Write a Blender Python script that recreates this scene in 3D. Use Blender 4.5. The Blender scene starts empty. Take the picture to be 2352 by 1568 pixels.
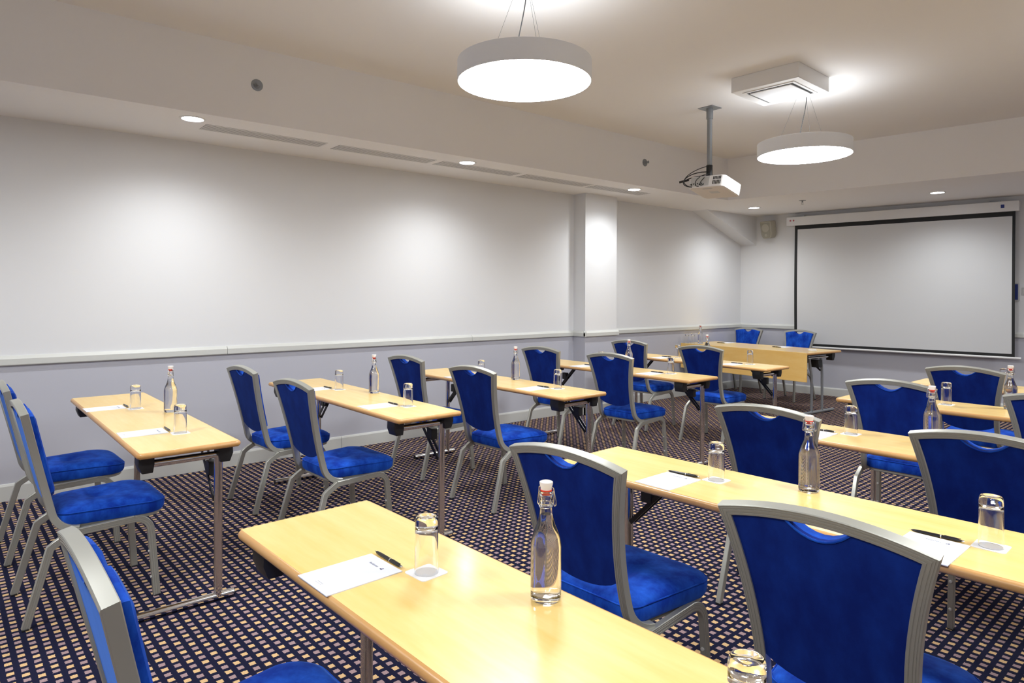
import bpy, math, random
from mathutils import Vector, Matrix

random.seed(7)
sc = bpy.context.scene
C = sc.collection
R = math.radians

# ---------------------------------------------------------------- camera
CAM_H = 1.404
F_PX, CY = 1518.3, 679.0
YAW, PITCH, ROLL = R(50.53), R(0.13), R(0.21)
cd = bpy.data.cameras.new('camera')
cam = bpy.data.objects.new('camera', cd)
C.objects.link(cam)
cd.sensor_width = 36.0
cd.sensor_fit = 'HORIZONTAL'
cd.lens = F_PX / 2352 * 36
cd.shift_y = (CY - 784) / 2352
cd.clip_start = 0.02
fw = Vector((-math.sin(YAW) * math.cos(PITCH), math.cos(YAW) * math.cos(PITCH), -math.sin(PITCH)))
rt = fw.cross(Vector((0, 0, 1))).normalized()
up = rt.cross(fw)
r2 = rt * math.cos(ROLL) + up * math.sin(ROLL)
u2 = -rt * math.sin(ROLL) + up * math.cos(ROLL)
mw = Matrix((r2, u2, -fw)).transposed().to_4x4()
mw.translation = Vector((0, 0, CAM_H))
cam.matrix_world = mw
sc.camera = cam

# ---------------------------------------------------------------- world, exposure, lamp powers
w = bpy.data.worlds.new('world')
sc.world = w
w.use_nodes = True
w.node_tree.nodes['Background'].inputs[0].default_value = (0.8, 0.85, 1, 1)
w.node_tree.nodes['Background'].inputs[1].default_value = 0.02
vs = sc.view_settings
vs.view_transform = 'Standard'
vs.look = 'None'
vs.gamma = 1
vs.use_curve_mapping = False
vs.exposure = 1.53
PENDANT_STRENGTH = 12.2
UPLIGHT_STRENGTH = 1.9
DOWNLIGHT_W = 30.0

# ---------------------------------------------------------------- mesh helpers
class MB:
    def __init__(s):
        s.v, s.f, s.m = [], [], []
        s.mi = 0
    def add(s, vs_, fs):
        n = len(s.v)
        s.v += [tuple(p) for p in vs_]
        s.f += [tuple(i + n for i in f) for f in fs]
        s.m += [s.mi] * len(fs)
        return s
    def box(s, x0, x1, y0, y1, z0, z1, M=None):
        p = [Vector((x, y, z)) for z in (z0, z1) for y in (y0, y1) for x in (x0, x1)]
        if M is not None:
            p = [M @ q for q in p]
        return s.add(p, [(0, 2, 3, 1), (4, 5, 7, 6), (0, 1, 5, 4), (2, 6, 7, 3), (0, 4, 6, 2), (1, 3, 7, 5)])
    def lathe(s, prof, n=32, M=None, cap0=False, cap1=False, loop=False):
        vs_, fs = [], []
        for (r, z) in prof:
            for i in range(n):
                a = 2 * math.pi * i / n
                vs_.append(Vector((r * math.cos(a), r * math.sin(a), z)))
        for j in range(len(prof) if loop else len(prof) - 1):
            q = (j + 1) % len(prof)
            for i in range(n):
                k = (i + 1) % n
                fs.append((j * n + i, j * n + k, q * n + k, q * n + i))
        if cap0: fs.append(tuple(reversed(range(n))))
        if cap1: fs.append(tuple((len(prof) - 1) * n + i for i in range(n)))
        if M is not None:
            vs_ = [M @ q for q in vs_]
        return s.add(vs_, fs)
    def tube(s, pts, r, n=10, closed=False):
        pts = [Vector(p) for p in pts]
        m = len(pts)
        vs_, fs = [], []
        t0 = (pts[1] - pts[0]).normalized()
        nrm = t0.orthogonal().normalized()
        for i in range(m):
            if closed: t = (pts[(i + 1) % m] - pts[i - 1]).normalized()
            elif i == 0: t = t0
            elif i == m - 1: t = (pts[i] - pts[i - 1]).normalized()
            else: t = (pts[i + 1] - pts[i - 1]).normalized()
            nrm = (nrm - t * nrm.dot(t)).normalized()
            b = t.cross(nrm)
            for k in range(n):
                a = 2 * math.pi * k / n
                vs_.append(pts[i] + nrm * (r * math.cos(a)) + b * (r * math.sin(a)))
        mm = m if closed else m - 1
        for j in range(mm):
            q = (j + 1) % m
            for k in range(n):
                l = (k + 1) % n
                fs.append((j * n + k, j * n + l, q * n + l, q * n + k))
        if not closed:
            fs.append(tuple(reversed(range(n))))
            fs.append(tuple((m - 1) * n + k for k in range(n)))
        return s.add(vs_, fs)
    def sweep(s, pts, binorm, sec, closed=False, caps=True):
        """section points (u,v): u along N (in-surface, left of travel), v along the face normal B"""
        pts = [Vector(p) for p in pts]
        m, n = len(pts), len(sec)
        vs_, fs = [], []
        for i in range(m):
            B = Vector(binorm[i]) if isinstance(binorm, list) else Vector(binorm)
            a = pts[i] - pts[i - 1] if (i > 0 or closed) else None
            c = pts[(i + 1) % m] - pts[i] if (i < m - 1 or closed) else None
            if a is None: t = c.normalized(); k = 1
            elif c is None: t = a.normalized(); k = 1
            else:
                a.normalize(); c.normalize()
                t = (a + c).normalized()
                k = 1 / max(0.3, t.dot(c))
            N = B.cross(t).normalized()
            B2 = t.cross(N).normalized()
            for (u, v) in sec:
                vs_.append(pts[i] + N * (u * k) + B2 * v)
        mm = m if closed else m - 1
        for j in range(mm):
            q = (j + 1) % m
            for k in range(n):
                l = (k + 1) % n
                fs.append((j * n + k, j * n + l, q * n + l, q * n + k))
        if caps and not closed:
            fs.append(tuple(reversed(range(n))))
            fs.append(tuple((m - 1) * n + k for k in range(n)))
        return s.add(vs_, fs)
    def prism(s, poly, z0, z1, M=None):
        n = len(poly)
        p = [Vector((x, y, z0)) for x, y in poly] + [Vector((x, y, z1)) for x, y in poly]
        if M is not None: p = [M @ q for q in p]
        return s.add(p, [tuple(reversed(range(n))), tuple(range(n, 2 * n))] + [(i, (i + 1) % n, n + (i + 1) % n, n + i) for i in range(n)])
    def build(s, name, mat, parent=None, smooth=False, bevel=0, seg=2):
        me = bpy.data.meshes.new(name)
        me.from_pydata(s.v, [], s.f)
        for mm in (mat if isinstance(mat, (list, tuple)) else [mat]):
            me.materials.append(mm)
        if any(s.m): me.polygons.foreach_set('material_index', s.m)
        me.update()
        import bmesh
        bm = bmesh.new(); bm.from_mesh(me)
        bmesh.ops.recalc_face_normals(bm, faces=bm.faces)
        if bevel:
            eds = [e for e in bm.edges if len(e.link_faces) == 2 and e.calc_face_angle(0) > R(35)]
            bmesh.ops.bevel(bm, geom=eds, offset=bevel, segments=seg, affect='EDGES', profile=0.6, clamp_overlap=True)
        bm.to_mesh(me); bm.free()
        if smooth or bevel:
            me.polygons.foreach_set('use_smooth', [True] * len(me.polygons))
            try: me.set_sharp_from_angle(angle=R(38))
            except Exception: pass
        o = bpy.data.objects.new(name, me)
        C.objects.link(o)
        if parent is not None: o.parent = parent
        return o

def bez(p, n=14):
    p = [Vector(q) for q in p]; o = []
    for k in range(n + 1):
        t = k / n; q = list(p)
        while len(q) > 1: q = [a.lerp(b, t) for a, b in zip(q, q[1:])]
        o.append(q[0])
    return o
def tag(o, label=None, cat=None, group=None, kind=None):
    if label: o['label'] = label
    if cat: o['category'] = cat
    if group: o['group'] = group
    if kind: o['kind'] = kind
    return o
def empty(name, loc=(0, 0, 0), rz=0):
    o = bpy.data.objects.new(name, None)
    o.empty_display_size = 0.1
    C.objects.link(o); o.location = loc; o.rotation_euler = (0, 0, rz)
    return o
def dup(o, parent=None):
    c = o.copy(); C.objects.link(c)
    if parent is not None: c.parent = parent
    for ch in list(o.children): dup(ch, c)
    return c
class Proto:
    """first use hands out the built thing itself, later uses hand out copies of it and its parts"""
    def __init__(s, o): s.o, s.used = o, False
    def put(s, loc, rz, label, cat, group):
        o = dup(s.o) if s.used else s.o
        s.used = True
        o.location = loc; o.rotation_euler = (0, 0, rz)
        return tag(o, label, cat, group)

# ---------------------------------------------------------------- materials
def mat(name, col=(0.8, 0.8, 0.8), rough=0.5, metal=0.0, **kw):
    m = bpy.data.materials.new(name); m.use_nodes = True
    b = m.node_tree.nodes['Principled BSDF']
    b.inputs['Base Color'].default_value = (*col, 1)
    b.inputs['Roughness'].default_value = rough
    b.inputs['Metallic'].default_value = metal
    for k, v in kw.items():
        b.inputs[k.replace('_', ' ')].default_value = v
    return m
def nodes(m):
    nt = m.node_tree
    return nt, nt.nodes['Principled BSDF'], lambda t, **kw: _n(nt, t, kw)
def _n(nt, t, kw):
    n = nt.nodes.new(t)
    for k, v in kw.items(): setattr(n, k, v)
    return n
def bump(m, scale, strength, dist=0.002, detail=4, coord='Object', stretch=None):
    nt, b, N = nodes(m)
    tc = N('ShaderNodeTexCoord'); nz = N('ShaderNodeTexNoise'); bp = N('ShaderNodeBump')
    nz.inputs['Scale'].default_value = scale; nz.inputs['Detail'].default_value = detail
    src = tc.outputs[coord]
    if stretch:
        mp = N('ShaderNodeMapping'); mp.inputs['Scale'].default_value = stretch
        nt.links.new(src, mp.inputs[0]); src = mp.outputs[0]
    nt.links.new(src, nz.inputs['Vector'])
    nt.links.new(nz.outputs[0], bp.inputs['Height'])
    bp.inputs['Strength'].default_value = strength; bp.inputs['Distance'].default_value = dist
    nt.links.new(bp.outputs[0], b.inputs['Normal'])
    return m
def vary(m, c0, c1, scale, stretch=(1, 1, 1), detail=5, p0=0.35, p1=0.65, rnd=False):
    nt, b, N = nodes(m)
    tc = N('ShaderNodeTexCoord'); mp = N('ShaderNodeMapping'); nz = N('ShaderNodeTexNoise'); cr = N('ShaderNodeValToRGB')
    mp.inputs['Scale'].default_value = stretch
    nt.links.new(tc.outputs['Object'], mp.inputs[0])
    if rnd:
        oi = N('ShaderNodeObjectInfo'); ml = N('ShaderNodeMath', operation='MULTIPLY')
        ml.inputs[1].default_value = 37.0
        cx = N('ShaderNodeCombineXYZ')
        nt.links.new(oi.outputs['Random'], ml.inputs[0])
        for i in range(3): nt.links.new(ml.outputs[0], cx.inputs[i])
        nt.links.new(cx.outputs[0], mp.inputs['Location'])
    nt.links.new(mp.outputs[0], nz.inputs['Vector'])
    nz.inputs['Scale'].default_value = scale; nz.inputs['Detail'].default_value = detail
    nz.inputs['Roughness'].default_value = 0.6
    cr.color_ramp.elements[0].color = (*c0, 1); cr.color_ramp.elements[1].color = (*c1, 1)
    cr.color_ramp.elements[0].position = p0; cr.color_ramp.elements[1].position = p1
    nt.links.new(nz.outputs[0], cr.inputs[0]); nt.links.new(cr.outputs[0], b.inputs['Base Color'])
    return m

M = {}
M['wall'] = bump(mat('wall_paint_white', (0.785, 0.795, 0.81), 0.75), 220, 0.12, 0.001)
M['wall_low'] = bump(mat('wall_paint_lilac_grey', (0.525, 0.53, 0.59), 0.7), 220, 0.12, 0.001)
M['ceil'] = bump(mat('ceiling_paint', (0.90, 0.89, 0.885), 0.85), 150, 0.08, 0.001)
M['trim'] = mat('trim_paint', (0.64, 0.65, 0.62), 0.45)
M['white'] = mat('white_enamel', (0.82, 0.82, 0.82), 0.4)
M['slot'] = mat('vent_dark', (0.012, 0.014, 0.014), 0.7)
M['frame'] = bump(mat('chair_frame_paint', (0.40, 0.40, 0.36), 0.38, 0.5), 60, 0.03, 0.001)
M['chrome'] = mat('chrome', (0.72, 0.71, 0.70), 0.12, 1.0)
M['black'] = bump(mat('black_plastic', (0.012, 0.012, 0.013), 0.5), 400, 0.1, 0.0005)
M['blacksteel'] = mat('black_steel', (0.015, 0.015, 0.016), 0.35, 0.4)
M['wire'] = mat('steel_wire', (0.7, 0.7, 0.7), 0.2, 1.0)
M['paper'] = mat('paper', (0.76, 0.78, 0.85), 0.7)
M['card'] = mat('coaster_card', (0.86, 0.85, 0.86), 0.65)
M['ink'] = mat('ink_navy', (0.06, 0.06, 0.15), 0.6)
M['inkgrey'] = mat('ink_grey', (0.45, 0.46, 0.5), 0.6)
M['pen'] = mat('pen_black', (0.012, 0.011, 0.012), 0.25)
M['ceramic'] = mat('white_ceramic', (0.86, 0.82, 0.80), 0.25)
M['rubber'] = mat('red_rubber', (0.75, 0.06, 0.03), 0.45)
M['screen'] = mat('screen_fabric', (0.66, 0.67, 0.68), 0.85)
M['scrblack'] = mat('screen_border_black', (0.012, 0.013, 0.014), 0.7)
M['speaker'] = mat('speaker_beige', (0.47, 0.45, 0.37), 0.55)
M['spkdark'] = mat('speaker_grille', (0.36, 0.345, 0.28), 0.7)
M['proj'] = mat('projector_white', (0.82, 0.81, 0.80), 0.35)
M['projlow'] = mat('projector_underside', (0.70, 0.65, 0.60), 0.5)
M['grey'] = mat('grey_metal', (0.30, 0.32, 0.34), 0.4, 0.5)
M['lightgrey'] = mat('light_grey_plastic', (0.55, 0.55, 0.54), 0.5)
M['slate'] = mat('slate_cable', (0.10, 0.10, 0.105), 0.5)
M['blue'] = mat('notice_blue', (0.01, 0.03, 0.22), 0.4)
M['redink'] = mat('red_print', (0.5, 0.12, 0.15), 0.5)
M['drum'] = mat('lamp_drum_white', (0.86, 0.88, 0.91), 0.5)
M['glass'] = mat('clear_glass', (1, 1, 1), 0.0, 0, IOR=1.5, Transmission_Weight=1.0)
M['water'] = mat('water', (1, 1, 1), 0.0, 0, IOR=1.333, Transmission_Weight=1.0)

def emit(name, s, col=(0.955, 0.98, 1.0)):
    m = bpy.data.materials.new(name); m.use_nodes = True
    nt = m.node_tree; nt.nodes.clear()
    e = nt.nodes.new('ShaderNodeEmission'); o = nt.nodes.new('ShaderNodeOutputMaterial')
    e.inputs[0].default_value = (*col, 1); e.inputs[1].default_value = s
    nt.links.new(e.outputs[0], o.inputs[0])
    return m
M['glow'] = emit('lamp_diffuser', PENDANT_STRENGTH)
M['glow_up'] = emit('lamp_uplight', UPLIGHT_STRENGTH)
M['glow_small'] = emit('downlight_lens', 14.0)

# crushed velvet
def velvet(name, c0, c1):
    m = mat(name, c0, 0.85)
    vary(m, c0, c1, 14, (1, 1, 0.5), 6, 0.38, 0.72, rnd=True)
    b = m.node_tree.nodes['Principled BSDF']
    b.inputs['Sheen Weight'].default_value = 0.4
    b.inputs['Sheen Roughness'].default_value = 0.35
    b.inputs['Sheen Tint'].default_value = (0.12, 0.30, 0.9, 1)
    b.inputs['Specular IOR Level'].default_value = 0.15
    bump(m, 260, 0.25, 0.0008)
    return m
M['velvet'] = velvet('blue_velvet_shaded', (0.0015, 0.013, 0.150), (0.004, 0.028, 0.235))  # chair backs: same velvet, darkened so shade sits in the colour
M['velvet_lit'] = velvet('blue_velvet_lit', (0.0025, 0.032, 0.31), (0.016, 0.115, 0.64))  # lighter copy; bright nap patches also paint in highlights

# maple laminate: figure running along local x
def wood(name, c0, c1, rough, coat):
    m = mat(name, c0, rough)
    vary(m, c0, c1, 3.2, (1.0, 7.0, 4.0), 7, 0.3, 0.72, rnd=True)
    b = m.node_tree.nodes['Principled BSDF']
    b.inputs['Coat Weight'].default_value = coat
    b.inputs['Coat Roughness'].default_value = 0.16
    return m
M['maple'] = wood('maple_laminate', (0.935, 0.61, 0.18), (0.97, 0.72, 0.285), 0.36, 0.6)
M['edge'] = wood('beech_edging', (0.56, 0.285, 0.085), (0.66, 0.37, 0.13), 0.4, 0.3)
M['panelwood'] = wood('maple_panel', (0.86, 0.52, 0.14), (0.91, 0.61, 0.21), 0.4, 0.2)

# carpet: square lattice of small woven blocks, alternately tan and mauve, on navy
def carpet():
    m = mat('patterned_carpet', (0.02, 0.02, 0.05), 0.95)
    nt, b, N = nodes(m); L = nt.links.new
    def math_(op, a, bb=None, c=None):
        n = N('ShaderNodeMath', operation=op)
        for i, x in enumerate((a, bb, c)):
            if x is None: continue
            if isinstance(x, (int, float)): n.inputs[i].default_value = x
            else: L(x, n.inputs[i])
        return n.outputs[0]
    tc = N('ShaderNodeTexCoord')
    nz = N('ShaderNodeTexNoise'); nz.inputs['Scale'].default_value = 230; nz.inputs['Detail'].default_value = 1
    L(tc.outputs['Object'], nz.inputs['Vector'])
    sub = N('ShaderNodeVectorMath', operation='SUBTRACT'); sub.inputs[1].default_value = (0.5, 0.5, 0.5)
    L(nz.outputs['Color'], sub.inputs[0])
    scl = N('ShaderNodeVectorMath', operation='SCALE'); scl.inputs['Scale'].default_value = 0.0065
    L(sub.outputs[0], scl.inputs[0])
    add = N('ShaderNodeVectorMath', operation='ADD')
    L(tc.outputs['Object'], add.inputs[0]); L(scl.outputs[0], add.inputs[1])
    mp = N('ShaderNodeMapping', vector_type='TEXTURE')
    mp.inputs['Location'].default_value = (-2.9456 - 0.02135, 0.9525 - 0.02175, 0)
    mp.inputs['Rotation'].default_value = (0, 0, R(2.0))
    mp.inputs['Scale'].default_value = (0.0427, 0.0435, 1)
    L(add.outputs[0], mp.inputs[0])
    sp = N('ShaderNodeSeparateXYZ'); L(mp.outputs[0], sp.inputs[0])
    u, v = sp.outputs[0], sp.outputs[1]
    def inside(a, h):
        f = math_('ABSOLUTE', math_('SUBTRACT', math_('FRACT', a), 0.5))
        return math_('SMOOTHSTEP' if False else 'LESS_THAN', f, h)
    mask = math_('MULTIPLY', inside(u, 0.275), inside(v, 0.26))
    par = math_('PINGPONG', math_('ADD', math_('FLOOR', u), math_('FLOOR', v)), 1.0)
    c1 = N('ShaderNodeMix', data_type='RGBA')
    c1.inputs[6].default_value = (0.66, 0.44, 0.225, 1); c1.inputs[7].default_value = (0.36, 0.25, 0.255, 1)
    L(par, c1.inputs[0])
    c2 = N('ShaderNodeMix', data_type='RGBA')
    c2.inputs[6].default_value = (0.0105, 0.0115, 0.034, 1)
    L(mask, c2.inputs[0]); L(c1.outputs[2], c2.inputs[7])
    # yarn mottling
    n2 = N('ShaderNodeTexNoise'); n2.inputs['Scale'].default_value = 420; n2.inputs['Detail'].default_value = 2
    L(tc.outputs['Object'], n2.inputs['Vector'])
    mr = N('ShaderNodeMapRange'); mr.inputs[1].default_value = 0.3; mr.inputs[2].default_value = 0.7
    mr.inputs[3].default_value = 0.72; mr.inputs[4].default_value = 1.2
    L(n2.outputs[0], mr.inputs[0])
    c3 = N('ShaderNodeMix', data_type='RGBA', blend_type='MULTIPLY'); c3.inputs[0].default_value = 1
    L(c2.outputs[2], c3.inputs[6]); L(mr.outputs[0], c3.inputs[7])
    L(c3.outputs[2], b.inputs['Base Color'])
    bp = N('ShaderNodeBump'); bp.inputs['Strength'].default_value = 0.5; bp.inputs['Distance'].default_value = 0.002
    L(n2.outputs[0], bp.inputs['Height']); L(bp.outputs[0], b.inputs['Normal'])
    b.inputs['Specular IOR Level'].default_value = 0.1
    return m
M['carpet'] = carpet()

# ---------------------------------------------------------------- room shell
XL, XR, YR = -5.60, 2.40, -3.2        # left wall, right wall, rear wall
D0, TB = 9.157, math.tan(0.131)       # back wall: y = D0 + TB (x - XL)
ZC, ZS, ZR = 3.104, 2.589, 0.911      # ceiling, soffit underside, chair rail underside
XF = -4.675                           # inner face of the bulkhead along the left wall
SOFF = 1.943
def yb(x, off=0): return D0 - off + TB * (x - XL)
TH = 0.15

fl = MB().prism([(XL - TH, YR - TH), (XR + TH, YR - TH), (XR + TH, yb(XR) + TH), (XL - TH, yb(XL) + TH)], -0.1, 0)
tag(fl.build('floor', M['carpet']), 'navy carpet with rows of small tan and mauve blocks', kind='structure')

ce = MB().prism([(XL - TH, YR - TH), (XR + TH, YR - TH), (XR + TH, yb(XR) + TH), (XL - TH, yb(XL) + TH)], ZC, ZC + 0.1)
ceil = tag(ce.build('ceiling', M['ceil']), 'white plaster ceiling with a raised middle', kind='structure')
b1 = MB().prism([(XL, YR), (XF, YR), (XF, yb(XF, SOFF)), (XL, yb(XL, SOFF))], ZS, ZC)
b1.build('bulkhead', M['ceil'], ceil)
b2 = MB().prism([(XL, yb(XL, SOFF)), (XR, yb(XR, SOFF)), (XR, yb(XR)), (XL, yb(XL))], ZS, ZC)
b2.build('bulkhead', M['ceil'], ceil)
# sloping boxed-in stair soffit in the far corner
XS0, XS1 = XL, -5.36
ys0, ys1, zs1 = 7.90, yb(-5.36), 2.153
sl = MB().add([(XS0, ys0, ZS), (XS0, ys1, ZS), (XS0, ys1, zs1), (XS1, ys0, ZS), (XS1, ys1, ZS), (XS1, ys1, zs1)],
              [(0, 2, 1), (3, 4, 5), (0, 3, 5, 2), (0, 1, 4, 3), (1, 2, 5, 4)])
sl.build('sloping_bulkhead', M['wall'], ceil)

def wall(name, p, q, nx, ny, label):
    """two-tone wall slab from plan point p to q, thickened away from the room"""
    m = MB()
    ox, oy = nx * TH, ny * TH
    for z0, z1, mi in ((0, ZR + 0.03, 1), (ZR + 0.03, ZC, 0)):
        m.mi = mi
        m.prism([p, q, (q[0] + ox, q[1] + oy), (p[0] + ox, p[1] + oy)], z0, z1)
    return tag(m.build(name, [M['wall'], M['wall_low']]), label, kind='structure')
wall('wall_left', (XL, YR), (XL, yb(XL)), -1, 0, 'long plain wall, white above and lilac grey below the rail')
wall('wall_back', (XL, yb(XL)), (XR, yb(XR)), 0, 1, 'far wall behind the projection screen')
wall('wall_right', (XR, YR), (XR, yb(XR)), 1, 0, 'plain wall on the far side of the room')
wall('wall_rear', (XL, YR), (XR, YR), 0, -1, 'plain wall at the back of the room')

# pilaster on the long wall
CY0, CY1, CX = 5.56, 6.105, -5.41
m = MB()
m.mi = 1; m.box(XL, CX, CY0, CY1, 0, ZR + 0.03)
m.mi = 0; m.box(XL, CX, CY0, CY1, ZR + 0.03, ZS)
tag(m.build('column', [M['wall'], M['wall_low']]), 'square white pilaster on the long wall', kind='structure')

# chair rail and baseboard: profile swept along the walls (u = out of the wall, v = up)
RAIL = [(0, 0), (0.02, 0), (0.024, 0.006), (0.024, 0.044), (0.012, 0.058), (0.006, 0.066), (0, 0.066)]
BASE = [(0, 0), (0.015, 0), (0.015, 0.098), (0.009, 0.112), (0, 0.114)]
def strip(name, p, q, prof, z, label, par=None):
    p, q = Vector((*p, z)), Vector((*q, z))
    t = (q - p).normalized(); n = Vector((0, 0, 1)).cross(t)   # left of travel = into the room
    m = MB()
    vs_ = [p + n * u_ + Vector((0, 0, v_)) for u_, v_ in prof] + [q + n * u_ + Vector((0, 0, v_)) for u_, v_ in prof]
    k = len(prof)
    m.add(vs_, [tuple(reversed(range(k))), tuple(range(k, 2 * k))] + [(i, (i + 1) % k, k + (i + 1) % k, k + i) for i in range(k)])
    return tag(m.build(name, M['trim']), label, kind='structure')
G = 0.0015
def run_left(nm, prof, z, cuts, label):
    i = 1
    for y0, y1 in cuts:
        strip(nm % i, (XL, y1 - G), (XL, y0 + G), prof, z, label); i += 1
    # round the pilaster
    d = 0.0
    strip(nm % i, (XL, CY0), (CX + 0.024 if prof is RAIL else CX + 0.015, CY0), [(-a, b) for a, b in prof], z, label); i += 1
    strip(nm % i, (CX, CY1 + (0.024 if prof is RAIL else 0.015)), (CX, CY0 - (0.024 if prof is RAIL else 0.015)), prof, z, label); i += 1
    strip(nm % i, (XL, CY1), (CX, CY1), prof, z, label); i += 1
run_left('trim_%d', RAIL, ZR, [(YR, -0.6), (-0.6, 1.62), (1.62, 4.06), (4.06, CY0), (CY1, yb(XL))], 'pale grey painted chair rail along the long wall')
run_left('baseboard_left_%d', BASE, 0, [(YR, -0.3), (-0.3, 2.61), (2.61, CY0), (CY1, yb(XL))], 'pale painted baseboard along the long wall')
strip('trim_20', (XR, yb(XR)), (XL, yb(XL)), RAIL, ZR, 'pale grey painted chair rail on the screen wall')
strip('baseboard_back', (XR, yb(XR)), (XL, yb(XL)), BASE, 0, 'pale painted baseboard on the screen wall')

# ---------------------------------------------------------------- banquet chair (origin: floor, midway between the rear feet; faces +y)
def groove_sec(wd, dp):
    h, d, g = wd / 2, dp / 2, 0.0012
    top = [(-h + 0.002, d), (-h * 0.5, d), (-h * 0.46, d - g), (-h * 0.36, d - g), (-h * 0.32, d), (h * 0.1, d), (h * 0.14, d - g), (h * 0.24, d - g), (h * 0.28, d), (h * 0.5, d), (h * 0.54, d - g), (h * 0.64, d - g), (h * 0.68, d), (h - 0.002, d)]
    return [(-h, d - 0.002)] + top + [(h, d - 0.002), (h, -d + 0.002), (h - 0.002, -d), (-h + 0.002, -d), (-h, -d + 0.002)]
TILT = (-0.2233, 0.9747)
Q0, RB = -0.076, 0.10
def prof(q):
    """back surface profile: (y, z) and the outward (rear) normal"""
    if q >= Q0:
        return 0.08 + TILT[0] * q, 0.524 + TILT[1] * q, (0, -TILT[1], TILT[0])
    a0 = math.atan2(-TILT[1], -TILT[0])
    ang = min(a0 + (Q0 - q) / RB, 0.0)
    y0, z0 = 0.08 + TILT[0] * Q0, 0.524 + TILT[1] * Q0
    y = y0 + RB * (math.sin(ang) - math.sin(a0)); z = z0 - RB * (math.cos(ang) - math.cos(a0))
    t = (math.cos(ang), math.sin(ang))
    return y, z, (0, t[1], -t[0])
def lerp_tab(tab, x):
    for (a, fa), (b, fb) in zip(tab, tab[1:]):
        if a <= x <= b:
            k = (x - a) / (b - a); return fa + (fb - fa) * k
    return tab[0][1] if x < tab[0][0] else tab[-1][1]
def hw(q): # half width of the back frame (tube centre line)
    if q < 0: return 0.164 + 0.6 * q * q
    return 0.164 + 0.055 * (q / 0.38) ** 1.9
QT, ARCH = 0.374, 0.029
def arch(x): return QT + ARCH * (1 - (x / hw(QT)) ** 2)
def surf(x, q, off=0):
    y, z, n = prof(q)
    return Vector((x, y + n[1] * off, z + n[2] * off)), Vector(n)

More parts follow.
